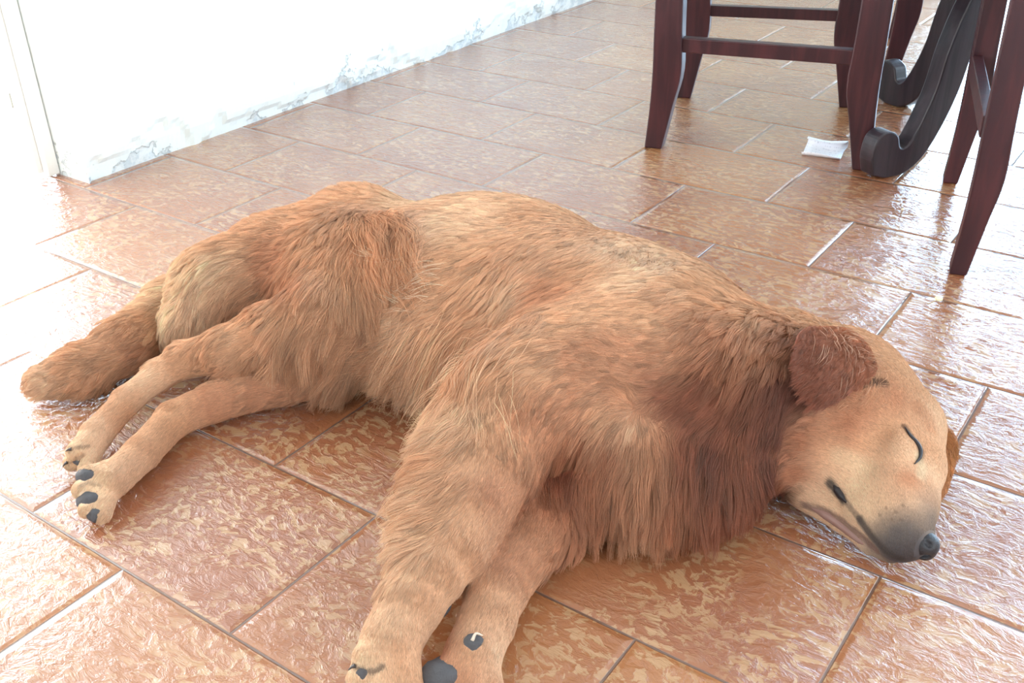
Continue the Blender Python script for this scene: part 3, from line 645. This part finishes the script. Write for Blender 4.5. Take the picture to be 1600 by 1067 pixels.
# no hair on the nose leather, the pads and the closed lids
keep = np.ones(len(Rt), bool)
BARE = [(at(1446, 852, .05), .019)] + [(hit(x, y)[0], .0055) for x, y in ((1275, 797), (1290, 806), (1305, 818), (1320, 829), (1335, 840), (1350, 851))] + [(hit(x, y)[0], r * .9) for x, y, r in PADS]
for c, r in BARE: keep &= np.linalg.norm(Rt - c, axis=1) > r
Rt, Nr = Rt[keep], Nr[keep]
D, L, lf, cc = blend(Rt, Nr); cc = marks(Rt, cc)
short = L < .013
grow('short_coat', Rt[short], Nr[short], D[short], L[short], lf[short], cc[short], dog, npt=4, rad=.00026, clump=.2, clump_every=14, curl=.35, grav=.2, var=.035)
grow('long_coat', Rt[~short], Nr[~short], D[~short], L[~short], lf[~short], cc[~short], dog, npt=8, rad=.00024, clump=.62, clump_every=34, curl=.8, grav=1.0)

# ---- ear flaps: a soft folded sheet laid over the neck
def ear(name, outline, lifts, tip_col, base_px, flow_px, hairs, ln):
    """outline in photo positions, laid on the body and raised off it"""
    rings = 9; ctr = np.mean(outline, 0); V = []; F = []; n = len(outline)
    for r in range(rings + 1):
        for (x, y), lf_ in zip(outline, lifts):
            k = r / rings; qx, qy = ctr[0] + (x - ctr[0]) * k, ctr[1] + (y - ctr[1]) * k
            p, nn = hit(qx, qy); V.append(p + nn * (.012 + .004 * math.sin(qx * .06 + qy * .03) * k) + np.array((0, 0, lf_ * k)))
    V = np.array(V)
    for r in range(rings):
        for k in range(n): F.append((r * n + k, (r + 1) * n + k, (r + 1) * n + (k + 1) % n, r * n + (k + 1) % n))
    V = smooth_pts(V, np.array(F), 4, .5)
    o = mesh_obj(name, V, F, M_SKIN, dog, smooth=True); set_color(o.data, np.tile(np.array(lin(tip_col)) * .75, (len(V), 1)))
    md = o.modifiers.new('thick', 'SOLIDIFY'); md.thickness = .006; md.offset = 0; sb = o.modifiers.new('soft', 'SUBSURF'); sb.levels = sb.render_levels = 1
    Q = np.array(F); P, Nf_, f_ = scatter(V, Q, hairs, lambda c, m: np.ones(len(c)))
    Nn = Nf_[f_]; sgn = np.sign((Nn * (CAM - P)).sum(1)); Nn = Nn * sgn[:, None]
    p0 = hit(*base_px)[0]; p1 = hit(*flow_px)[0]; d = p1 - p0; d /= np.linalg.norm(d)
    Dd = np.tile(d, (len(P), 1)); Dd -= Nn * (Dd * Nn).sum(1)[:, None]; Dd /= np.linalg.norm(Dd, axis=1)[:, None]
    tt = np.clip(((P - p0) @ d) / np.linalg.norm(p1 - p0), 0, 1)[:, None]
    base = np.array(lin((190, 120, 80))); tip = np.array(lin(tip_col))
    grow('ear_hair', P + Nn * .0042, Nn, Dd, np.full(len(P), ln), np.full(len(P), .22), base * (1 - tt) * .75 + tip * (1 - .6 * (1 - tt)), o, npt=5, rad=.00024, clump=.45, clump_every=20, curl=.5, grav=.3)
    return o
def dense(pts, n=5): return [tuple(p) for p in spline(list(pts) + [pts[0]], n)[:-1]]
e_out = dense([(1372, 588), (1350, 548), (1310, 522), (1268, 522), (1236, 532), (1229, 565), (1236, 602), (1257, 640), (1280, 642), (1312, 620), (1345, 602)], 3)
ear('ear', e_out, [.010 * max(0, (1300 - x) / 70) for x, y in e_out], (144, 76, 56), (1362, 560), (1262, 636), 16000, .020)
def wisps(name, pxs, dirs, n, ln, colr, parent, lift=.35, off=.012):
    """a few loose longer strands rooted along a line"""
    q = spline([hit(x, y)[0] for x, y in pxs], 8); q = np.array(q); k = rng.integers(0, len(q), n); R = q[k] + rng.normal(size=(n, 3)) * .022
    Nw = np.array([BVH.find_nearest(Vector(r))[1] for r in R]); R = np.array([BVH.find_nearest(Vector(r))[0] for r in R]) + Nw * off
    dd = RX * dirs[0] - UP * dirs[1]; D = np.tile(dd, (n, 1)); V_ = R - CAM; V_ /= np.linalg.norm(V_, axis=1)[:, None]; den = (V_ * Nw).sum(1); den = np.where(abs(den) > .25, den, -.25)
    D = D - V_ * ((D * Nw).sum(1) / den)[:, None]; D -= Nw * (D * Nw).sum(1)[:, None]; D /= np.linalg.norm(D, axis=1)[:, None]
    return grow(name, R, Nw, D, np.full(n, ln), np.full(n, lift), np.tile(np.array(lin(colr)), (n, 1)), parent, npt=9, rad=.00022, clump=.45, clump_every=12, curl=1.3, grav=.6)
wisps('ear_wisps', [(1372, 585), (1350, 560), (1330, 545)], (-1, .35), 160, .035, (216, 164, 124), dog, .25, .013)
wisps('ear_wisps', [(1345, 545), (1320, 548), (1290, 556)], (-1, .5), 130, .03, (224, 176, 146), dog, .3, .019)
wisps('ear_wisps', [(1372, 590), (1350, 600), (1325, 612)], (-.8, .6), 140, .028, (206, 150, 110), dog, .25, .012)
wisps('flank_wisps', [(575, 345), (600, 380), (600, 420)], (-.15, 1), 2200, .09, (222, 164, 124), dog, .35, .004)
wisps('flank_wisps', [(640, 455), (660, 440), (610, 430)], (-1, .1), 120, .05, (244, 214, 184), dog, .4, .008)
wisps('belly_wisps', [(600, 560), (660, 560), (710, 560), (740, 600)], (-.35, 1), 900, .08, (236, 186, 148), dog, .4, .004)
wisps('belly_wisps', [(560, 520), (600, 560), (640, 590)], (-1, .45), 700, .075, (228, 174, 136), dog, .3, .004)
wisps('elbow_wisps', [(660, 700), (650, 760), (635, 820), (620, 850)], (-.9, .5), 1400, .06, (240, 206, 166), dog, .5, .002)
# the other ear, lying flat on the floor behind the skull
fe = dense([(1440, 662), (1466, 664), (1484, 674), (1492, 694), (1488, 728), (1478, 765), (1462, 790), (1440, 775)], 3)
V = []; F = []; n = len(fe); cx, cy = np.mean(fe, 0)
for r in range(6):
    for x, y in fe: k = r / 5; V.append(at(cx + (x - cx) * k, cy + (y - cy) * k, (.026 - .018 * k) + (.012 if x < 1450 else 0) * k))
for r in range(5):
    for k in range(n): F.append((r * n + k, (r + 1) * n + k, (r + 1) * n + (k + 1) % n, r * n + (k + 1) % n))
V = np.array(V); o = mesh_obj('ear', V, F, M_SKIN, dog, smooth=True); set_color(o.data, np.tile(np.array(lin((190, 122, 72))) * .8, (len(V), 1)))
md = o.modifiers.new('thick', 'SOLIDIFY'); md.thickness = .007; md.offset = 0
P, Nf_, f_ = scatter(V, np.array(F), 5000, lambda c, m: np.ones(len(c))); Nn = Nf_[f_]; Nn = Nn * np.sign(Nn[:, 2:3])
dd = at(1490, 770, .01) - at(1465, 660, .01); dd /= np.linalg.norm(dd)
grow('ear_hair', P + Nn * .0045, Nn, np.tile(dd, (len(P), 1)), np.full(len(P), .012), np.full(len(P), .3), np.tile(np.array(lin((204, 138, 84))), (len(P), 1)), o, npt=5, clump=.4, curl=.6)

# ---- face: nose leather, closed lids, lips
M_NOSE, t, b = material('black nose leather', lin((46, 43, 47)), .5)
t.l.new(t.n('ShaderNodeBump', {'Height': t.n('ShaderNodeTexVoronoi', {'Vector': t.n('ShaderNodeTexCoord').outputs['Object'], 'Scale': 700.0}).outputs[0], 'Distance': .0006, 'Strength': .5}).outputs[0], b.inputs['Normal'])
M_DARK, _, _ = material('dark wet skin', lin((40, 32, 34)), .45)
M_LIP, _, _ = material('grey pink lip', lin((150, 112, 104)), .5)
M_PAD, t, b = material('rough dark paw pad', lin((78, 74, 76)), .75)
t.l.new(t.n('ShaderNodeBump', {'Height': t.n('ShaderNodeTexNoise', {'Vector': t.n('ShaderNodeTexCoord').outputs['Object'], 'Scale': 400.0}).outputs[0], 'Distance': .001, 'Strength': .6}).outputs[0], b.inputs['Normal'])
M_CLAW, _, _ = material('horn claw', lin((70, 60, 56)), .35)
def small_field(name, build, c, r, mat, h=.0012, parent=None):
    Fq = Field(np.array(c) - r, np.array(c) + r, h); build(Fq); v, q = Fq.mesh(); v = smooth_pts(v, q, 2)
    return mesh_obj(name, v, q, mat, parent or dog, smooth=True)
nc = at(1446, 853, .048); fwd = at(1452, 880, .045) - at(1425, 800, .045); fwd /= np.linalg.norm(fwd); sd_ = np.array((-fwd[1], fwd[0], 0))
def b_nose(Fq):
    Fq.ell(nc, (.015, .0145, .018), fwd, k=.003)
    Fq.ell(nc + fwd * .004 + np.array((0, 0, .006)), (.013, .0135, .012), fwd, k=.004)
    for s in (-1, 1):
        q = nc + fwd * .013 + np.array((0, 0, .005 + .008 * s)) - sd_ * .001
        Fq.cone(q, q - fwd * .004 - sd_ * .006 + np.array((0, 0, .004 * s)), .0035, .002, .002, 'cut')
small_field('nose', b_nose, nc, .03, M_NOSE)
def on(px, py, off=0.0):
    p, nn = hit(px, py); return p + nn * off
def ribbon_line(name, pxs, radii, mat, off=.001, parent=None):
    pts = spline([on(x, y, off) for x, y in pxs], 5)
    rr = np.interp(np.linspace(0, 1, len(pts)), np.linspace(0, 1, len(radii)), radii)
    return tube(name, pts, list(rr), mat, parent or dog, 8)
ribbon_line('eyelid', [(1413, 668), (1421, 681), (1431, 692), (1437, 704), (1436, 716), (1428, 726)], [.0006, .0018, .0024, .0026, .0020, .0006], M_DARK, .0015)
ribbon_line('lip', [(1302, 757), (1307, 765), (1314, 775), (1324, 787)], [.0016, .0052, .0056, .0012], M_DARK, -.0015)
M_GUM, _, _ = material('inner lip', lin((150, 112, 102)), .45)
tube('inner_lip', spline([on(x, y, -.002) for x, y in ((1266, 794), (1285, 803), (1310, 820), (1338, 842), (1362, 858))], 5), list(np.interp(np.linspace(0, 1, 21), [0, .3, .8, 1], [.002, .006, .0045, .001])), M_GUM, dog, 10)
# ---- pads and claws
M_PCLAW, _, _ = material('pale dew claw', lin((214, 196, 176)), .4)
def pad(c, r, mat, name='paw_pad', sq=(1, 1, .8)):
    return blob(name, tuple(c), r, mat, dog, sq)
for x, y, r in PADS:
    p, nn = hit(x, y); o = pad(p - nn * r * .85, r * 1.35, M_PAD)
def claw(a, b, r=.0024):
    a, b = np.array(a), np.array(b); tube('claw', spline([a, (a + b) / 2 + (0, 0, .0012), b], 4), list(np.linspace(r, .0005, 9)), M_CLAW, dog, 8)
for x, y, dx, dy in [(112, 702, -10, 4), (106, 722, -8, 8), (556, 1040, -9, 6)]:
    claw(on(x, y, .001), on(x, y, .001) + (RX * dx - UP * dy) * .0008)
tube('claw', spline([on(738, 1002, .002), on(742, 1000, .002) + UP * .006 + RX * .001, on(745, 1000, .002) + UP * .004 + RX * .006], 4), list(np.linspace(.0022, .0006, 9)), M_PCLAW, dog, 8)
